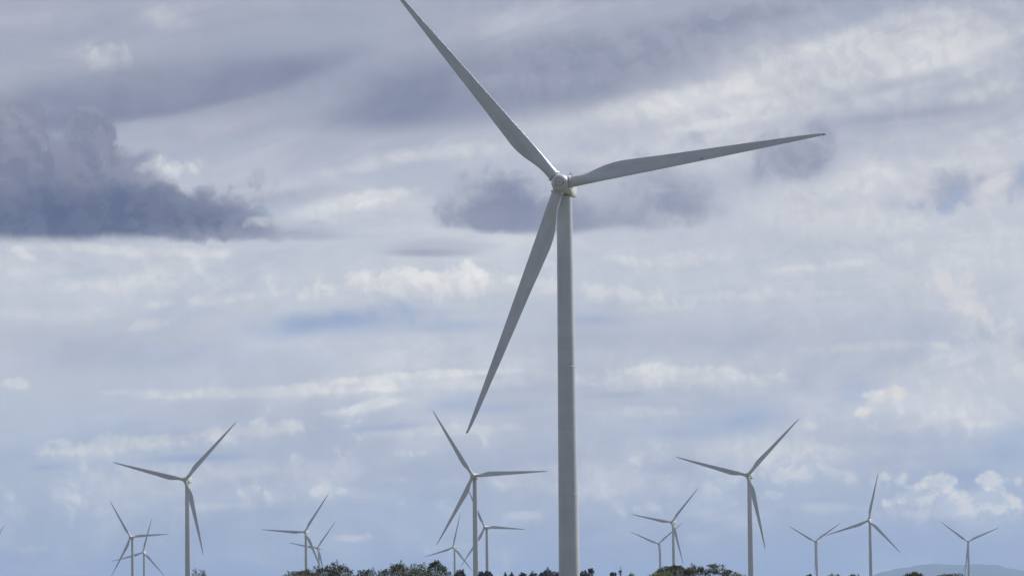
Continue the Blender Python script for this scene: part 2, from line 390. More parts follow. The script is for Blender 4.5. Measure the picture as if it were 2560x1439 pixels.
# the banks are evaluated one after another once all shared textures are ready (keeps the shader's memory small)
rdy = b.math('ADD', b.math('ADD', n_puff, f_both), b.math('ADD', f_soft, base))
az = b.math('MULTIPLY_ADD', rdy, 1e-9, az); el = b.math('MULTIPLY_ADD', rdy, 1e-9, el)
NP = 10
for i0 in range(0, len(PATCHES), NP):              # banks of ten patches, each bank a node group
    part = PATCHES[i0:i0 + NP]
    pals = sorted({p[9] for p in part})
    g_ = bpy.data.node_groups.new('cloud_bank', 'ShaderNodeTree')
    for nm, ty in [('az', 'NodeSocketFloat'), ('el', 'NodeSocketFloat'), ('streak', 'NodeSocketFloat'), ('puff', 'NodeSocketFloat'), ('Under', 'NodeSocketColor')] + [(p, 'NodeSocketColor') for p in pals]:
        g_.interface.new_socket(nm, in_out='INPUT', socket_type=ty)
    g_.interface.new_socket('Color', in_out='OUTPUT', socket_type='NodeSocketColor')
    q = NB(g_); gi = q.n('NodeGroupInput').outputs; c = gi['Under']
    for (cx, cy, rx, ru, rd, tilt, edge, ks, kp, pal, op) in part:
        d = ray(cx, cy)
        ca, ce = math.atan2(d.x, d.y) * AZK, math.asin(d.z) * AZK
        k = 1.12                                   # radii are to the soft edge's outer rim
        if rx > 100: kp *= .7
        elif pal in ('MD', 'BL', 'DT', 'MB', 'LV') and not pal == 'DT': kp *= 1.7; edge = .95; rx *= 1.15; ru *= 1.15; rd *= 1.15
        if pal == 'BL': edge = .95; rx *= 1.1; ru *= 1.25; rd *= 1.25
        if cy > 600 and pal in ('WH', 'HI', 'CU') and rx < 450: edge *= .65; op = min(1, op * (.92 if rx < 130 else 1.08)); rd *= 1.45; kp *= 1.2
        if pal in ('CU', 'CR'): rx *= 1.15; ru *= 1.15; rd *= 1.5; kp *= .8   # crisp heads, bases that melt away
        nzv = q.math('MULTIPLY_ADD', gi['puff'], kp * 2, q.math('MULTIPLY', gi['streak'], ks * 2))
        # below its centre a patch is rd deep instead of ru
        c = patch(q, gi['az'], gi['el'], (ca, ce, 0), R(tilt) - ROLL, (rx * k / 1000, ru * k / 1000, 1), nzv, -ru / rd, edge, op, c, gi[pal], 1.2 * rd / ru if (cy > 600 and pal in ('WH', 'HI', 'CU', 'CR')) else 0.0)
    go = q.n('NodeGroupOutput'); g_.links.new(c, go.inputs[0])
    gn = b.n('ShaderNodeGroup'); gn.node_tree = g_
    b.put(gn, 'az', az); b.put(gn, 'el', el); b.put(gn, 'streak', n_streak); b.put(gn, 'puff', n_puff); b.put(gn, 'Under', col)
    for p in pals: b.put(gn, p, PAL[p])
    col = gn.outputs[0]
# fine mottling in the cloud itself
fine = b.math('MULTIPLY_ADD', n_streak, 0.10, 1.0)
fine = b.math('MULTIPLY_ADD', n_puff, 0.07, fine)
vs = b.n('ShaderNodeVectorMath', operation='SCALE'); b.put(vs, 0, col); b.put(vs, 3, fine)
below = b.step(sx.outputs[2], 0.0, -0.02)
colf = b.mix(below, vs.outputs[0], lin((96, 104, 100)))
SKYGAIN = 1.03
bgn = b.n('ShaderNodeBackground'); bgn.inputs[1].default_value = BG
up = b.n('ShaderNodeVectorMath', operation='SCALE'); b.put(up, 0, colf); up.inputs[3].default_value = SKYGAIN / BG
b.t.links.new(up.outputs[0], bgn.inputs[0])
wo = b.n('ShaderNodeOutputWorld'); b.t.links.new(bgn.outputs[0], wo.inputs[0])

# ------------------------------------------------------------------ helpers
def link(name, bm_, mat, parent=None, smooth=True):
    me = bpy.data.meshes.new(name); bm_.normal_update(); bm_.to_mesh(me); bm_.free()
    if smooth: me.shade_smooth()
    me.materials.append(mat)
    o = bpy.data.objects.new(name, me); C.objects.link(o)
    if parent: o.parent = parent
    return o
def thing(name, label, cat, loc, rz=0.0, group=None):
    o = bpy.data.objects.new(name, None); C.objects.link(o)
    o.location = loc; o.rotation_euler = (0, 0, rz); o.empty_display_size = 1
    o['label'] = label; o['category'] = cat
    if group: o['group'] = group
    return o
def rings(bm_, loops, cap0=True, cap1=True):       # loft through equal-length loops of points
    vs_ = [[bm_.verts.new(p) for p in lp] for lp in loops]
    n_ = len(vs_[0])
    for a, c in zip(vs_, vs_[1:]):
        for i in range(n_):
            j = (i + 1) % n_
            bm_.faces.new((a[i], a[j], c[j], c[i]))
    if cap0: bm_.faces.new(list(reversed(vs_[0])))
    if cap1: bm_.faces.new(vs_[-1])
    bmesh.ops.recalc_face_normals(bm_, faces=bm_.faces[:])
def sharpen(o, deg):
    o.data.shade_smooth(); o.data.set_sharp_from_angle(angle=R(deg))
def mat(name):
    mt = bpy.data.materials.new(name); mt.use_nodes = True
    t = mt.node_tree; bs = t.nodes['Principled BSDF']
    return mt, NB(t), bs

def paint(name, col1, col2, rough=0.34, streak=(1, 1, 1), metal=0.0, seams=0.0, scale=0.6, grime=0.35):
    mt, q, bs = mat(name)
    oc = q.n('ShaderNodeTexCoord').outputs['Object']
    v = q.mapping(oc, scale=streak, typ='POINT')
    n1 = q.noise(v, scale, 6, 0.6, 0.5, '3D')
    f = q.step(n1, 0.42, 0.72)
    c = q.mix(f, col1, col2)
    if seams:                                      # circumferential weld lines of the rolled steel cans
        s3 = q.n('ShaderNodeSeparateXYZ'); q.put(s3, 0, oc)
        fr = q.math('FRACT', q.math('DIVIDE', s3.outputs[2], seams))
        ln = q.step(q.math('ABSOLUTE', q.math('SUBTRACT', fr, 0.5)), 0.03, 0.0)
        c = q.mix(q.math('MULTIPLY', ln, 0.38), c, (col1[0] * .62, col1[1] * .62, col1[2] * .62, 1))
        cell = q.n('ShaderNodeTexWhiteNoise', noise_dimensions='1D')
        q.put(cell, 'W', q.math('FLOOR', q.math('ADD', q.math('DIVIDE', s3.outputs[2], seams), 0.5)))
        c = q.mix(q.math('MULTIPLY', cell.outputs[0], 0.22), c, (col1[0] * .7, col1[1] * .72, col1[2] * .76, 1))
    n2 = q.noise(q.mapping(oc, scale=(2.2, 2.2, .5), typ='POINT'), scale * 3.2, 7, 0.72, 0.8, '3D')
    c = q.mix(q.step(n2, 0.56, 0.74, 0.0, grime), c, (col2[0] * .55, col2[1] * .54, col2[2] * .50, 1))
    q.put(bs, 'Roughness', q.math('MULTIPLY_ADD', n1, 0.25, rough - 0.12)); q.put(bs, 'Metallic', metal)
    q.put(bs, 'Base Color', c)
    return mt
M_TOWER = paint('tower_paint', (.58, .60, .64, 1), (.54, .56, .595, 1), .36, (1, 1, .18), seams=2.9, grime=.15)
M_BLADE = paint('blade_paint', (.61, .625, .655, 1), (.53, .543, .565, 1), .30, (1.2, 1.2, .25), scale=.5, grime=.2)
M_HULL = paint('nacelle_paint', (.66, .67, .68, 1), (.54, .54, .52, 1), .36, (1, 1, 1), scale=.9, grime=.25)
M_TIP = paint('tip_metal', (.09, .09, .09, 1), (.16, .16, .16, 1), .5)
M_DARK = paint('dark_metal', (.05, .05, .05, 1), (.09, .085, .08, 1), .6)
def cap_material():                                # nose cap with rust that has run from its bolts
    mt, q, bs = mat('nose_cap_paint')
    oc = q.n('ShaderNodeTexCoord').outputs['Object']
    s3 = q.n('ShaderNodeSeparateXYZ'); q.put(s3, 0, oc)
    n1 = q.noise(oc, 3.0, 5, .6, .3, '3D')
    c = q.mix(q.step(n1, .45, .75), (.58, .58, .57, 1), (.48, .48, .45, 1))
    q.put(bs, 'Base Color', c); q.put(bs, 'Roughness', .45)
    return mt
M_CAP = cap_material()
M_JOINT = paint('dark_joint', (.26, .25, .23, 1), (.34, .32, .28, 1), .7)  # dark tone for the cap's groove shade, shared with the yaw bearing
M_RUST = paint('rust', (.30, .13, .05, 1), (.20, .10, .05, 1), .8)

# ------------------------------------------------------------------ wind turbine
HUB_H, OVER = 90.0, 4.6                            # hub height and rotor overhang ahead of the tower axis
def interp(tab, x):
    for (x0, y0), (x1, y1) in zip(tab, tab[1:]):
        if x <= x1:
            t = (x - x0) / (x1 - x0); t = max(0, t)
            t = t * t * (3 - 2 * t) * .35 + t * .65
            return y0 + (y1 - y0) * t
    return tab[-1][1]
CHORD = [(1.5, 2.46), (2.3, 2.46), (4.6, 2.46), (6.2, 2.62), (8.0, 3.02), (10, 3.5), (12, 3.76), (14, 3.80), (18, 3.48), (26, 2.85), (34, 2.34),
         (41, 1.88), (48, 1.36), (53, 1.0), (56, .74), (57.6, .52), (58.2, .34), (58.5, .12)]
THICK = [(1.5, 1.0), (2.3, 1.0), (4.6, 1.0), (8, .66), (12, .42), (18, .31), (26, .25), (40, .20), (58.5, .16)]
def section(r, n_=28):
    ch = interp(CHORD, r); th = interp(THICK, r)
    rnd = max(0.0, min(1.0, (9.0 - r) / 4.4))      # 1 = circle, 0 = aerofoil
    le = 1.23 + (0.14 - 1.23) * (r - 2.3) / 56.2
    tw = R(11.0) * max(0, 1 - (r - 5) / 42) ** 1.3 * min(1, max(0, (r - 3) / 6))
    bend = -1.7 * (r / 58.5) ** 2                  # blades bow up-wind (towards the nose)
    pts = []
    for k in range(n_):
        a = 2 * math.pi * k / n_
        xc = (1 - math.cos(a)) / 2                 # 0 at leading edge, 1 at trailing
        yc = math.sin(a) / 2
        prof = 2.4 * (0.2969 * math.sqrt(max(xc, 1e-9)) - .126 * xc - .3516 * xc ** 2 + .2843 * xc ** 3 - .1015 * xc ** 4)
        ya = prof * 1.02 * (1 if math.sin(a) >= 0 else -1) * 0.83
        y = (yc * rnd + ya * (1 - rnd)) * th * ch if rnd < 1 else yc * ch
        if rnd < 1: y = yc * ch * rnd * (th * (1 - rnd) + rnd) + ya * ch * th * (1 - rnd)
        x = le - xc * ch
        xr = x - 0.0
        px_, py_ = xr * math.cos(tw) - y * math.sin(tw) * 1, -(xr * math.sin(tw)) + y * math.cos(tw) * 1
        pts.append((px_, py_ + bend, r))
    return pts
def build_blade(parent, mark=False):
    bm_ = bmesh.new()
    rs = [1.5, 2.3, 3.2, 4.6, 5.4, 6.2, 7, 8, 9, 10, 11, 12, 13, 14, 16, 18, 20, 23, 26, 30, 34, 38, 42, 46, 50, 53, 55, 56.4, 57.2, 57.6, 57.95]
    rings(bm_, [section(r) for r in rs])
    bl = link('blade', bm_, M_BLADE, parent)
    bm_ = bmesh.new()
    rings(bm_, [section(r) for r in (57.95, 58.2, 58.38, 58.5)])
    link('blade_tip', bm_, M_TIP, bl)
    bm_ = bmesh.new()                              # collar ring where the blade enters the hub
    prof = [(1.24, 2.10), (1.46, 2.10), (1.52, 2.14), (1.52, 2.30), (1.46, 2.35), (1.22, 2.36)]
    rings(bm_, [[(rr * math.cos(2 * math.pi * k / 40), rr * math.sin(2 * math.pi * k / 40), z) for k in range(40)] for rr, z in prof])
    sharpen(link('root_collar', bm_, M_HULL, bl), 40)
    return bl
def build_turbine():
    root = thing('wind_turbine', '', 'wind turbine', (0, 0, 0))
    # tower: slightly tapering tube in three lengths with flanges
    bm_ = bmesh.new(); N = 72
    H = HUB_H - 2.3
    def rad(z): return 2.33 + (1.66 - 2.33) * z / H
    lv = [0, .02, .5]
    loops = []
    zs = [-6, 0] + [H * i / 24 for i in range(1, 25)]
    for z in zs: loops.append([(rad(z) * math.cos(2 * math.pi * k / N), rad(z) * math.sin(2 * math.pi * k / N), z) for k in range(N)])
    rings(bm_, loops)
    tw = link('tower', bm_, M_TOWER, root); sharpen(tw, 50)
    for zf in (22.0, 50.0):
        bm_ = bmesh.new(); rr = rad(zf)
        pr = [(rr - .02, -.09), (rr + .018, -.08), (rr + .018, .08), (rr - .02, .09)]
        rings(bm_, [[(a * math.cos(2 * math.pi * k / N), a * math.sin(2 * math.pi * k / N), zf + z) for k in range(N)] for a, z in pr])
        link('flange', bm_, M_TOWER, tw)
    bm_ = bmesh.new()
    rr = 1.66
    pr = [(rr + .02, H - .16), (rr + .10, H - .12), (rr + .10, H + .05), (rr, H + .08)]
    rings(bm_, [[(a * math.cos(2 * math.pi * k / N), a * math.sin(2 * math.pi * k / N), z) for k in range(N)] for a, z in pr])
    sharpen(link('yaw_bearing', bm_, M_JOINT, tw), 40)
    # nacelle: round throat behind the hub widening to a chamfered box
    def se(w_, ht, hb, p, y, n_=48, ch=0.0):
        out = []
        for k in range(n_):
            a = 2 * math.pi * k / n_; c_, s_ = math.cos(a), math.sin(a)
            d = (abs(c_) ** p + abs(s_) ** p) ** (-1 / p)
            out.append((w_ * c_ * d, y, HUB_H + (ht if s_ > 0 else hb) * s_ * d))
        return out
    bm_ = bmesh.new()
    rings(bm_, [se(1.55, 1.55, 1.55, 2, -3.2), se(1.75, 1.75, 1.75, 2, -2.7), se(1.92, 1.95, 2.05, 3.5, -1.6), se(1.98, 2.02, 2.3, 7, -.9),
                se(2.0, 2.08, 2.32, 9, 0), se(2.0, 2.10, 2.32, 9, 3.2), se(1.98, 2.08, 2.25, 9, 5.2), se(1.90, 2.0, 1.9, 7, 6.0), se(1.66, 1.7, 1.5, 6, 6.3)])
    nac = link('nacelle', bm_, M_HULL, root); sharpen(nac, 32)
    for (x, y, h, r_) in ((.75, 4.9, 1.35, .06), (.35, 5.1, 1.0, .045), (1.1, 4.5, .9, .045)):
        bm_ = bmesh.new(); n_ = 8; z0 = HUB_H + 1.95
        rings(bm_, [[(x + a * math.cos(2 * math.pi * k / n_), y + a * math.sin(2 * math.pi * k / n_), z) for k in range(n_)]
                    for a, z in ((r_, z0), (r_ * .7, z0 + h * .8), (r_ * 2.6, z0 + h * .83), (r_ * 2.6, z0 + h * .93), (r_ * .5, z0 + h))])
        link('weather_mast', bm_, M_DARK, nac)
    bm_ = bmesh.new()
    bmesh.ops.create_cube(bm_, size=1, matrix=Matrix.Translation((0, 3.9, HUB_H + 2.18)) @ Matrix.Diagonal((1.7, 1.6, .3, 1)))
    bmesh.ops.bevel(bm_, geom=bm_.edges[:], offset=.06, segments=2, affect='EDGES')
    sharpen(link('roof_hatch', bm_, M_HULL, nac), 40)
    # rotor parts are built about the hub centre, then turned
    hub = bpy.data.objects.new('spinner', None)
    bm_ = bmesh.new(); n_ = 64
    prof = [(0.0001, -2.42), (.94, -2.42), (.96, -2.38), (1.25, -2.26), (1.55, -2.04), (1.78, -1.70), (1.92, -1.25), (1.98, -.6), (1.98, 0), (1.96, .7), (1.88, 1.25), (1.66, 1.62), (1.45, 1.66)]
    loops = []
    for rr, y in prof:
        lp = []
        for k in range(n_):
            a = 2 * math.pi * k / n_
            # three gently swollen lobes where the blades leave
            lob = 1 + .035 * max(0, math.cos(3 * (a - math.pi / 2))) * (1 if -1.8 < y < 1.4 else 0)
            lp.append((rr * lob * math.cos(a), y, rr * lob * math.sin(a)))
        loops.append(lp)
    rings(bm_, loops)
    sp = link('spinner', bm_, M_HULL, root); sharpen(sp, 38)
    bm_ = bmesh.new()
    pr = [(.0001, -2.50), (.80, -2.50), (.86, -2.47), (.88, -2.43), (.88, -2.30)]
    rings(bm_, [[(a * math.cos(2 * math.pi * k / 48), y, a * math.sin(2 * math.pi * k / 48)) for k in range(48)] for a, y in pr])
    cap = link('nose_cap', bm_, M_CAP, sp); sharpen(cap, 30)
    bm_ = bmesh.new()
    pr = [(.89, -2.44), (.89, -2.455), (.99, -2.435), (1.0, -2.40)]
    rings(bm_, [[(a * math.cos(2 * math.pi * k / 48), y, a * math.sin(2 * math.pi * k / 48)) for k in range(48)] for a, y in pr], False, False)
    link('cap_groove', bm_, M_JOINT, sp)  # ring in place of the cap's groove, its shade put into the dark colour
    bm_ = bmesh.new()
    bmesh.ops.create_cone(bm_, cap_ends=True, segments=16, radius1=.13, radius2=.10, depth=.14, matrix=Matrix.Translation((0, -2.55, 0)) @ Matrix.Rotation(R(90), 4, 'X'))
    sharpen(link('cap_boss', bm_, M_DARK, sp), 30)
    for k in range(3):
        bl = build_blade(root)
    bpy.data.objects.remove(hub)
    return root
def children(o): return [c for c in bpy.data.objects if c.parent == o]
def copy_turbine(src):
    r_ = src.copy(); C.objects.link(r_)
    for ch in children(src):
        c = ch.copy(); C.objects.link(c); c.parent = r_
        for gch in children(ch):
            d = gch.copy(); C.objects.link(d); d.parent = c
    return r_
def pose_turbine(root, px, py, dist, yaw, phase, sag=(0, 0, 0), grow=(1, 1, 1)):
    """hub centre seen at (px, py); yaw turns the nose to the viewer's left; phase = angle of one blade (ccw from right)"""
    hc = at(px, py, dist)
    azim = math.atan2(hc.x, hc.y)
    rz = -(azim + yaw)                              # -Y local is the nose
    nose = Vector((math.sin(rz), -math.cos(rz), 0))
    nose = Matrix.Rotation(rz, 3, 'Z') @ Vector((0, -1, 0))
    base = hc - nose * OVER; base.z = hc.z - HUB_H
    root.location = base; root.rotation_euler = (0, 0, rz)
    tilt = R(4)
    k = 0
    for c in children(root):
        nm = c.name.split('.')[0]
        if nm in ('spinner', 'blade'):
            if nm == 'spinner': a = phase - R(90)
            else: a = phase - R(90) + k * R(120) + R(sag[k]); k += 1
            c.matrix_local = Matrix.Translation((0, -OVER, HUB_H)) @ Matrix.Rotation(-tilt, 4, 'X') @ Matrix.Rotation(-a, 4, 'Y') @ (Matrix.Rotation(R(1.0), 4, 'X') @ Matrix.Diagonal((1, 1, grow[k - 1], 1)) if nm == 'blade' else Matrix.Identity(4))
    return base

GR = 'white three-bladed wind turbines of the wind farm'
TURB = [  # px, py of the hub centre, distance, yaw, phase, label
 (1402, 459, 940, 9, 9.7, 'giant nearest white wind turbine whose thick tower rises the full height of the picture'),
 (463, 1198.5, 3222, 20, 46, 'large wind turbine at the left, a lacy small tree beside its tower'),
 (326.7, 1341.8, 5720, 29, 2.7, 'medium wind turbine with a level right blade, left of the large left one'),
 (357.6, 1379.6, 7290, 21, 74.6, 'small far wind turbine between two bigger left ones, its top blade steeply upright'),
 (761.8, 1328.8, 5550, 19, 56, 'medium wind turbine with a level left blade, its tower ending at a domed dark bush'),
 (793.4, 1368.7, 7430, 33, 50, 'small far wind turbine above the pointed dark tree, right behind a medium one'),
 (1182.7, 1188.9, 3240, 16, 2, 'large wind turbine just left of the giant one, its right blade level'),
 (1212.4, 1317.6, 5400, 29, 116.3, 'medium wind turbine half hidden behind the large tower just left of the giant one'),
 (1132.6, 1367.1, 7260, 33, 75.5, 'small far wind turbine above the big dark tree clump, one blade almost upright'),
 (1679.2, 1304.5, 5580, 25, 48.5, 'medium wind turbine right of the giant one, rising behind a round green tree top'),
 (1646.6, 1358.4, 7530, 25, 37.5, 'small far wind turbine with a wide V of blades over the rounded dark green tree'),
 (1868.8, 1187.2, 3260, 18, 45, 'large wind turbine right of the giant one, beside a yellow-green bush'),
 (2038.1, 1352.5, 7460, 28, 31.5, 'small far wind turbine with a V of blades over the small dark bush'),
 (2171.3, 1300.5, 5240, 22, 77, 'medium wind turbine near the right, one blade almost straight up, forming an even Y'),
 (2420.3, 1352.5, 7430, 3, 23, 'small far wind turbine nearest the right edge, in front of the faint blue hills'),
 (-31, 1386, 7300, 20, 59, 'wind turbine beyond the left picture edge, only its blade tips showing'),
]
proto = build_turbine()
bases = []
roots = [proto] + [copy_turbine(proto) for _ in TURB[1:]]
for root, (px, py, dist, yaw, ph, lab) in zip(roots, TURB):
    root['label'] = lab; root['group'] = GR; root['category'] = 'wind turbine'
    # the near blades sag a little under their own weight
    bases.append(pose_turbine(root, px, py, dist, R(yaw), R(ph), *(((-1.25, .1, -.15), (1.014, 1.0, 1.004)) if root is proto else ())))
# details only the near machine shows: bracket mark on its right blade, rust below the nose cap bolts
near = proto
def first(o, nm): return [c for c in children(o) if c.name.split('.')[0] == nm]
blade0 = first(near, 'blade')[0]
bm_ = bmesh.new()
sec = section(31.0)
ypos = min(p[1] for p in sec)
for (x0, x1, z0, z1) in ((0.12, .42, 30.9, 31.02), (0.12, .24, 30.9, 31.6)):
    bmesh.ops.create_cube(bm_, size=1, matrix=Matrix.Translation(((x0 + x1) / 2, ypos - .012, (z0 + z1) / 2)) @ Matrix.Diagonal((x1 - x0, .05, z1 - z0, 1)))
link('bracket_mark', bm_, M_TIP, blade0, smooth=False)
sp0 = first(near, 'spinner')[0]
phase0 = R(TURB[0][4]) - R(90)
for (ang, rr, ln) in ((R(218), .98, .42), (R(-12), .99, .50)):
    bm_ = bmesh.new()
    # a run mark drawn down in world space on the front of the hub
    cx_, cz_ = rr * math.cos(ang), rr * math.sin(ang)
    pts = []
    for t, w_ in ((0, .05), (.4, .09), (.75, .05), (1, .01)):
        for sg in (-1, 1):
            x, z = cx_ + sg * w_, cz_ - ln * (t - .3)
            r_ = math.hypot(x, z)
            y = -2.42 + .0 if r_ < .95 else -2.40 + (r_ - .95) ** 1.5 * .42
            v_ = Matrix.Rotation(phase0, 3, 'Y') @ Vector((x, y - .035, z))
            pts.append(bm_.verts.new(v_))
    for i in range(3): bm_.faces.new((pts[2 * i], pts[2 * i + 1], pts[2 * i + 3], pts[2 * i + 2]))
    link('rust_stain', bm_, M_RUST, sp0, smooth=False)

# ------------------------------------------------------------------ ground, hills
TREES = []   # filled below, bases at ground height
def ground_z(x, y):                                 # gently rolling plain that meets every tower foot
    wsum, z = .0, .0
    for p in bases:
        w_ = 1 / ((x - p.x) ** 2 + (y - p.y) ** 2 + 2500.0) ** 1.5
        wsum += w_; z += w_ * p.z
    w0 = 1 / (x * x + y * y + 2500.0) ** 1.5; wsum += w0
    return z / wsum
def axis(vals):
    out = []
    for a, c, s_ in vals:
        n_ = int((c - a) / s_)
        out += [a + (c - a) * i / n_ for i in range(n_)]
    return out + [vals[-1][1]]
gx = axis([(-19800, -1200, 900), (-1200, 1200, 60), (1200, 19800, 900)])
gy = axis([(-1400, -200, 200), (-200, 2200, 50), (2200, 9000, 170), (9000, 65500, 2500)])
bm_ = bmesh.new()
grid = [[bm_.verts.new((x, y, ground_z(x, y))) for x in gx] for y in gy]
for r1, r2 in zip(grid, grid[1:]):
    for i in range(len(gx) - 1): bm_.faces.new((r1[i], r1[i + 1], r2[i + 1], r2[i]))
def grass():
    mt, q, bs = mat('pasture')
    oc = q.n('ShaderNodeTexCoord').outputs['Object']
    n1 = q.noise(oc, .012, 6, .6, .5, '3D'); n2 = q.noise(oc, .6, 6, .7, 0, '3D')
    c = q.mix(q.step(n1, .4, .62), (.085, .10, .06, 1), (.14, .14, .10, 1))
    c = q.mix(q.step(n2, .35, .7, 0, .5), c, (.04, .06, .02, 1))
    q.put(bs, 'Base Color', c); q.put(bs, 'Roughness', .9)
    bp = q.n('ShaderNodeBump'); q.put(bp, 'Strength', .6); q.put(bp, 'Distance', .3); q.put(bp, 'Height', n2)
    q.t.links.new(bp.outputs[0], bs.inputs['Normal'])
    return mt
g = link('ground', bm_, grass()); g['kind'] = 'structure'

def hill_material():
    mt, q, bs = mat('hill_forest')
    oc = q.n('ShaderNodeTexCoord').outputs['Object']
    n1 = q.noise(oc, .004, 6, .6, .3, '3D')
    q.put(bs, 'Base Color', q.mix(n1, (.022, .042, .045, 1), (.045, .07, .07, 1))); q.put(bs, 'Roughness', 1.0)
    return mt
HD = 60000.0
ridge = [(1900, 1500), (2050, 1468), (2140, 1444), (2200, 1426), (2240, 1413), (2290, 1405), (2330, 1402.5), (2380, 1402), (2420, 1401), (2460, 1402),
         (2490, 1405), (2507, 1404.5), (2525, 1410), (2560, 1414.5), (2620, 1424), (2720, 1430), (2850, 1416), (3000, 1422), (3200, 1440), (3400, 1470)]
def ridge_h(x):
    for (x0, y0), (x1, y1) in zip(ridge, ridge[1:]):
        if x0 <= x <= x1: return y0 + (y1 - y0) * (x - x0) / (x1 - x0)
    return 1500
random.seed(5)
bm_ = bmesh.new(); rows = []
for j in range(-8, 9):
    row = []
    for i in range(121):
        px = 1900 + 1500 * i / 120
        top = at(px, ridge_h(px) + 7 + 1.6 * math.sin(px * .045) + .8 * math.sin(px * .13 + 1) + random.uniform(-.4, .4), HD)
        x, y = top.x * (1 + j * .012), HD + j * 500
        fall = max(0, 1 - (abs(j) / 8) ** 1.5)
        gz_ = ground_z(x, y) - 3
        z = gz_ + max(0, top.z - gz_) * fall + (random.uniform(-1.5, 1.5) if j else random.uniform(-.4, .4))
        row.append(bm_.verts.new((x, y, z)))
    rows.append(row)
for r1, r2 in zip(rows, rows[1:]):
    for i in range(120): bm_.faces.new((r1[i], r1[i + 1], r2[i + 1], r2[i]))
h_ = link('hills', bm_, hill_material()); h_['kind'] = 'structure'

# ------------------------------------------------------------------ trees
def leaf_mat(name, c1, c2, c3, tr=.25):
    mt, q, bs = mat(name)
    ge = q.n('ShaderNodeNewGeometry'); oc = q.n('ShaderNodeTexCoord').outputs['Object']
    rnd = ge.outputs['Random Per Island']
    c = q.mix(rnd, c1, c2)
    c = q.mix(q.step(q.noise(oc, .55, 3, .5, 0, '3D'), .42, .66), c, c3)
    q.put(bs, 'Base Color', c); q.put(bs, 'Roughness', .55)
    q.put(bs, 'Transmission Weight', 0.0)
    tl = q.n('ShaderNodeBsdfTranslucent'); q.put(tl, 0, c)
    mx = q.n('ShaderNodeMixShader'); q.put(mx, 0, tr)
    q.t.links.new(bs.outputs[0], mx.inputs[1]); q.t.links.new(tl.outputs[0], mx.inputs[2])
    q.t.links.new(mx.outputs[0], q.t.nodes['Material Output'].inputs[0])
    return mt
LM = {
 'dark': leaf_mat('dark_leaves', (.030, .042, .020, 1), (.105, .120, .052, 1), (.050, .060, .030, 1), .2),
 'green': leaf_mat('green_leaves', (.036, .060, .022, 1), (.120, .165, .050, 1), (.052, .080, .028, 1), .25),
 'brown': leaf_mat('brown_leaves', (.052, .053, .026, 1), (.150, .130, .068, 1), (.068, .078, .034, 1), .25),
 'lime': leaf_mat('yellow_green_leaves', (.085, .115, .030, 1), (.180, .210, .055, 1), (.062, .090, .026, 1), .35),
 'grey': leaf_mat('haze_grey_leaves', (.038, .045, .040, 1), (.075, .075, .060, 1), (.050, .052, .043, 1), .12),  # haze of the far trees is put into this grey; the lacy tree shares it
}
def bark():
    mt, q, bs = mat('bark')
    oc = q.n('ShaderNodeTexCoord').outputs['Object']
    n1 = q.noise(q.mapping(oc, scale=(4, 4, 1), typ='POINT'), 2.0, 6, .7, 0, '3D')
    q.put(bs, 'Base Color', q.mix(n1, (.07, .055, .045, 1), (.17, .15, .13, 1))); q.put(bs, 'Roughness', .9)
    return mt
M_BARK = bark()
M_TWIG = paint('pale_twig', (.30, .29, .26, 1), (.20, .19, .17, 1), .8)
def tube(bm_, pts, radii, n_=6):
    prev = None
    for i, (p, r_) in enumerate(zip(pts, radii)):
        d = (pts[min(i + 1, len(pts) - 1)] - pts[max(i - 1, 0)]).normalized()
        a = d.cross(Vector((.31, .87, .2))).normalized(); c_ = d.cross(a)
        lp = [bm_.verts.new(p + (a * math.cos(2 * math.pi * k / n_) + c_ * math.sin(2 * math.pi * k / n_)) * r_) for k in range(n_)]
        if prev:
            for k in range(n_): bm_.faces.new((prev[k], prev[(k + 1) % n_], lp[(k + 1) % n_], lp[k]))
        prev = lp
    bm_.faces.new(prev)
def leaf(bm_, p, size, up_bias=0.3, rng=random):
    n_ = Vector((rng.gauss(0, 1), rng.gauss(0, 1), rng.gauss(0, 1) + up_bias)).normalized()
    a = n_.cross(Vector((rng.random(), rng.random(), rng.random()))).normalized(); c_ = n_.cross(a)
    l, w_ = size * rng.uniform(.7, 1.3), size * rng.uniform(.35, .6)
    bm_.faces.new([bm_.verts.new(q_) for q_ in (p - a * l / 2, p - c_ * w_ / 2 + n_ * .1 * w_, p + a * l / 2, p + c_ * w_ / 2 + n_ * .1 * w_)])
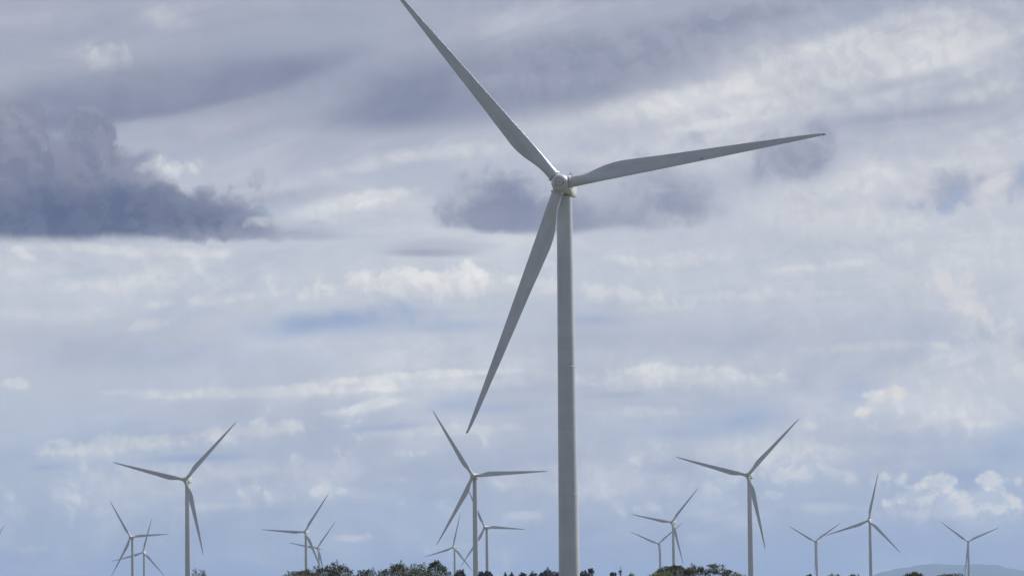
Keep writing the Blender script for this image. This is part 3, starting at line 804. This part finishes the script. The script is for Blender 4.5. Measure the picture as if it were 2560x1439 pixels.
def make_tree(label, px, ytop, wpx, dist, style, lm, seed, group, kind='broadleaf_tree', hpx=None, dens=1.0):
    rng = random.Random(seed)
    top = at(px, ytop, dist); gz = ground_z(top.x, top.y)
    H = top.z - gz; Wd = wpx / F_PX * dist * (1.2 if style in ('dense', 'dome') else 1)
    root = thing(kind, label, 'tree', (top.x, top.y, gz), rng.uniform(0, 6.28) * 0, group)
    cr_h = min(H * .8, (hpx / F_PX * dist) if hpx else max(Wd * .75, H * .45)); cz = H - cr_h
    tb = bmesh.new(); cb = bmesh.new()
    trunk_r = max(.09, H * .022) * (.45 if style == 'lacy' else 1)
    p0 = Vector((0, 0, -.3)); p1 = Vector((rng.uniform(-.2, .2), rng.uniform(-.2, .2), max(1.0, cz * .9)))
    tube(tb, [p0, p0.lerp(p1, .5) + Vector((rng.uniform(-.1, .1), rng.uniform(-.1, .1), 0)), p1], [trunk_r * 1.5, trunk_r * 1.1, trunk_r], 9)
    sz = max(.26, .00036 * dist)
    def clump(c, rad, n_, s_, flat=.75):
        for _ in range(n_):
            v = Vector((rng.gauss(0, 1), rng.gauss(0, 1), rng.gauss(0, 1))).normalized() * rad * rng.random() ** .45
            v.z *= flat
            leaf(cb, c + v, s_, .5, rng)
    if style in ('dense', 'dome'):
        # bumpy crown surface: a dome raised and notched by many random boughs
        rough = .30 if style == 'dense' else .12
        nb = int(34 * max(.7, min(1.8, Wd / 7)))
        boughs = []
        for _ in range(nb):
            u, t = rng.uniform(0, 6.283), rng.random() ** .5
            boughs.append((math.cos(u) * t * Wd / 2, math.sin(u) * t * Wd / 2, Wd * rng.uniform(.05, .11), rng.uniform(-1.0, 1.0) * rough * cr_h))
        def surf(x, y):
            t = min(1, math.hypot(x, y) / (Wd / 2))
            z = .82 * (1 - t ** 2.4) ** .5 * cr_h
            for bx, by, br, bh in boughs:
                d2 = ((x - bx) ** 2 + (y - by) ** 2) / (br * br)
                if d2 < 6: z += bh * math.exp(-d2)
            return z
        peak = max(surf(bx, by) for bx, by, _, _ in boughs)
        fz = cr_h * .97 / max(peak, .1)
        NL = int(5200 * dens * max(.35, min(1.7, Wd * cr_h / 45)) * (650 / dist if dist > 900 else 1) ** .5)
        for _ in range(NL):
            u, t = rng.uniform(0, 6.283), rng.random() ** .5
            x, y = math.cos(u) * t * Wd / 2 * 1.02, math.sin(u) * t * Wd / 2 * 1.02
            top_ = surf(x, y) * fz
            dz = rng.expovariate(1 / (.13 * cr_h)) - .03
            z = max(top_ - dz, -.25 * cr_h * (1 - t) )
            leaf(cb, Vector((x, y, cz + z)), sz * rng.uniform(.7, 1.1), .5, rng)
        for i in range(16):                         # limbs inside the crown
            bx, by, br, bh = boughs[i]
            c = Vector((bx, by, cz + surf(bx, by) * fz * .9))
            tube(tb, [p1, p1.lerp(c, .5) + Vector((0, 0, -.1 * cr_h)), c], [trunk_r * .5, trunk_r * .25, .02], 5)
        for i in range(int((34 if style == 'dense' else 12) * dens)):   # leafy shoots standing out of the outline
            u = rng.uniform(0, 6.283); t = rng.random() ** .5 * .97
            x, y = math.cos(u) * t * Wd / 2, math.sin(u) * t * Wd / 2
            a_ = Vector((x, y, cz + surf(x, y) * fz - .15))
            L_ = rng.uniform(.25, 1.0) * (cr_h * .13 + .12)
            e_ = a_ + Vector((x / Wd * 1.4 + rng.uniform(-.35, .35), rng.uniform(-.35, .35), rng.uniform(.6, 1.1))) * L_
            e_.z = min(e_.z, H + .08)
            tube(tb, [a_, e_], [.03, .012], 4)
            for k in range(int(9 + 22 * L_)):
                q_ = rng.random(); leaf(cb, a_.lerp(e_, q_) + Vector((rng.gauss(0, .13), rng.gauss(0, .13), rng.gauss(0, .05))) * (1.25 - q_), sz * .75, 0, rng)
    else:                                           # open trees grown by forking
        tips = []
        if style == 'tall':
            for k in range(16):                     # ragged tufts up the stem, narrower towards the top
                h_ = rng.random(); wr = Wd * (.55 - .42 * h_)
                clump(Vector((rng.gauss(0, .5) * wr, rng.gauss(0, .5) * wr, H * (.55 + .44 * h_))), Wd * rng.uniform(.10, .24), 40, sz * .85, .7)
        def grow(p, d, L, r_, depth):
            q1 = p + d * L * .5 + Vector((rng.uniform(-1, 1), rng.uniform(-1, 1), rng.uniform(-.5, .5))) * L * .07
            q2 = p + d * L
            tube(tb, [p, q1, q2], [r_, r_ * .8, r_ * .62], 5)
            if depth == 0: tips.append((q2, d)); return
            for _ in range(3 if depth > 1 or style == 'bare' else 2):
                dd = (d * .85 + Vector((rng.gauss(0, 1), rng.gauss(0, 1), rng.gauss(0, .55) + .28)) * (.62 if style != 'tall' else .35)).normalized()
                grow(q2, dd, L * rng.uniform(.58, .82), max(.014, r_ * .6), depth - 1)
        dep = {'bare': 5, 'umbrella': 4, 'lacy': 4, 'tall': 3}[style]
        for k in range(4 if style != 'tall' else 3):
            a = 2 * math.pi * k / 4 + rng.uniform(-.4, .4)
            sp_ = .75 if style != 'tall' else .22
            grow(p1, Vector((math.cos(a) * sp_, math.sin(a) * sp_, 1)).normalized(), cr_h * .34, trunk_r * .6, dep)
        for q_, d in tips:
            if style == 'bare':
                for k in range(3): tube(tb, [q_, q_ + (d + Vector((rng.gauss(0, .5), rng.gauss(0, .5), rng.gauss(0, .4)))).normalized() * cr_h * .07], [.014, .006], 3)
                if rng.random() < .45:
                    for k in range(5): leaf(cb, q_ + Vector((rng.gauss(0, .15), rng.gauss(0, .15), rng.gauss(0, .1))), sz * .8, .3, rng)
            elif style == 'umbrella':
                if rng.random() < .62:
                    for k in range(16): leaf(cb, q_ + Vector((rng.gauss(0, .28), rng.gauss(0, .28), rng.gauss(0, .07))), sz * 1.15, 2.0, rng)
            elif style == 'lacy':
                if rng.random() < .45:
                    for k in range(3): leaf(cb, q_ + Vector((rng.gauss(0, .10), rng.gauss(0, .10), rng.gauss(0, .03))), .17, 2.5, rng)
            else:
                clump(q_, Wd * .12, 22, sz * .8, .5)
        # scale the grown shape into its measured height and width
        allv = tb.verts[:] + cb.verts[:]
        mz = max(v.co.z for v in allv); ex = max(abs(v.co.x) for v in allv)
        for v in allv:
            if v.co.z > p1.z: v.co.z = p1.z + (v.co.z - p1.z) * (H - p1.z) / (mz - p1.z)
            f = (Wd / 2) / ex
            v.co.x *= f; v.co.y *= f
    link('trunk', tb, M_TWIG if style == 'lacy' else M_BARK, root)
    link('crown', cb, LM[lm], root, smooth=False)
    return root
G1, G2, G3, G4 = ('trees of the clump left of centre', 'trees of the wide clump in the middle', 'hazy trees along the far field', 'trees of the right-hand clumps')
TR = [
 # label, px, ytop, width, dist, style, leaves, seed, group
 ('low rounded yellowish-green bush at the left end of the left clump', 752, 1424, 120, 600, 'dome', 'brown', 1, G1),
 ('smooth domed dark bush at the foot of the tower with the level left blade', 762, 1421, 62, 640, 'dome', 'dark', 2, G1),
 ('dark tree with a pointed peak, tallest of the left clump', 818, 1399, 90, 660, 'dense', 'dark', 3, G1),
 ('dark tree with a loose ragged top, rightmost of the left clump', 852, 1404, 66, 650, 'dense', 'dark', 4, G1),
 ('low sparse dark tree at the left end of the wide middle clump', 918, 1415, 62, 655, 'dense', 'dark', 5, G2),
 ('brownish tree with tall ragged top, left peak of the wide middle clump', 982, 1399, 74, 670, 'dense', 'dark', 6, G2),
 ('broad brownish-green tree at the centre of the wide middle clump', 1024, 1401, 92, 690, 'dense', 'brown', 7, G2),
 ('low green bush in front, right of centre in the wide middle clump', 1062, 1414, 120, 640, 'dense', 'green', 8, G2),
 ('dark tree whose leafy head sticks out as the right peak of the wide middle clump', 1092, 1397, 44, 660, 'dense', 'green', 9, G2),
 ('low trailing green bush at the right end of the wide middle clump', 1132, 1424, 84, 700, 'dense', 'green', 10, G2),
 ('small grey hazy tree between the wide middle clump and the large turbine tower beside it', 1150, 1421, 30, 2210, 'dense', 'grey', 11, G3),
 ('grey hazy tree at the foot of the partly hidden turbine tower', 1205, 1425, 26, 2550, 'dense', 'grey', 12, G3),
 ('grey hazy tree overlapping the foot of the half-hidden turbine, a little pointed', 1222, 1424, 26, 2465, 'tall', 'grey', 13, G3),
 ('lone slim grey tree, leftmost of the thin far trees left of the giant tower', 1263, 1427, 14, 2550, 'tall', 'grey', 14, G3),
 ('slim grey leaning tree second of the thin far trees left of the giant tower', 1279, 1427, 16, 2550, 'tall', 'grey', 15, G3),
 ('forked grey tree third of the thin far trees left of the giant tower', 1306, 1428, 26, 2584, 'tall', 'grey', 16, G3),
 ('wind-bent grey tree just left of the dense hazy grove beside the giant tower', 1332, 1424, 30, 2516, 'tall', 'grey', 17, G3),
 ('rounded brownish-grey tree at the left end of the grove touching the giant tower', 1358, 1424, 26, 2550, 'dense', 'grey', 18, G3),
 ('tallest hazy tree of the grove touching the left side of the giant tower', 1386, 1415, 56, 2584, 'dense', 'grey', 19, G3),
 ('brownish hazy tree touching the right side of the giant tower', 1462, 1424, 36, 2550, 'dense', 'grey', 20, G3),
 ('narrow-topped hazy tree just right of the one touching the giant tower', 1478, 1418, 20, 2584, 'tall', 'grey', 21, G3),
 ('low umbrella-shaped grey tree left of the tall thin one', 1533, 1427, 26, 2040, 'umbrella', 'grey', 22, G3),
 ('tall thin grey tree standing alone right of the giant tower', 1551, 1414, 12, 2040, 'tall', 'grey', 23, G3),
 ('small bright green bush in front of the tall thin grey tree', 1572, 1429, 44, 620, 'dense', 'lime', 24, G4),
 ('rounded dark green tree, left top of the right-hand clump', 1662, 1411, 58, 640, 'dome', 'dark', 25, G4),
 ('green tree top beside the bare branches in the right-hand clump', 1690, 1412, 46, 650, 'dome', 'green', 26, G4),
 ('low pale green bush in front of the rounded dark green tree', 1650, 1430, 76, 610, 'dense', 'lime', 27, G4),
 ('nearly bare twiggy grey tree between the green tree and the sparse-leaved one', 1730, 1404, 96, 640, 'bare', 'brown', 28, G4),
 ('sparse open tree with flat leaf tufts right of the bare twiggy one', 1790, 1406, 100, 620, 'umbrella', 'dark', 29, G4),
 ('bright yellow-green bush left of the large right turbine tower', 1846, 1427, 56, 600, 'dense', 'lime', 30, G4),
 ('small low dark bush at the foot of the far V-bladed turbine', 2022, 1433, 26, 620, 'dense', 'dark', 31, G4),
 ('wide flat-topped brownish tree right of the small dark bush', 2078, 1430, 78, 620, 'dense', 'brown', 32, G4),
 ('low dark green bush at the right end of the flat-topped brownish tree', 2132, 1432, 44, 640, 'dense', 'green', 33, G4),
 ('sparse tree with small leaf tufts, standing alone between the two right-hand turbines', 2282, 1426, 74, 560, 'umbrella', 'dark', 34, G4),
 ('wide brownish-green tree top at the foot of the rightmost turbine', 2372, 1430, 88, 620, 'dome', 'brown', 35, G4),
 ('low dark sprig of bush just right of the rightmost turbine tower', 2438, 1437, 34, 620, 'dense', 'dark', 36, G4),
 ('lacy small tree with flat umbels on thin stems right of the large left turbine tower', 500, 1417, 46, 420, 'lacy', 'grey', 37, None),
]
for (lab, px, yt, wd, ds, st, lm, sd_, gr) in TR:
    kd = 'bush' if ' bush ' in ' ' + lab.replace(',', ' ') + ' ' and 'low' in lab else 'broadleaf_tree'
    make_tree(lab, px, yt, wd, ds, st, lm, sd_, gr, kd if kd != 'bush' else 'bush')
for o in bpy.data.objects:
    if o.name.split('.')[0] == 'bush': o['category'] = 'bush'

# ------------------------------------------------------------------ haze: the humid air over the plain
zmin = min(v.co.z for v in g.data.vertices) - 8
bm_ = bmesh.new()
x0, x1, y0, y1, z0, z1 = -20000, 20000, -1500, 66000, zmin, 465.0
bmesh.ops.create_cube(bm_, size=1, matrix=Matrix.Translation(((x0 + x1) / 2, (y0 + y1) / 2, (z0 + z1) / 2)) @ Matrix.Diagonal((x1 - x0, y1 - y0, z1 - z0, 1)))
hm = bpy.data.materials.new('haze_air'); hm.use_nodes = True; ht = hm.node_tree; ht.nodes.clear()
pvn = ht.nodes.new('ShaderNodeVolumePrincipled'); pvn.inputs['Color'].default_value = (.50, .69, 1.0, 1)
pvn.inputs['Density'].default_value = 0.000019; pvn.inputs['Anisotropy'].default_value = 0.2
ho = ht.nodes.new('ShaderNodeOutputMaterial'); ht.links.new(pvn.outputs[0], ho.inputs['Volume'])
hz = link('haze', bm_, hm, smooth=False); hz['kind'] = 'stuff'
hz.display_type = 'WIRE'
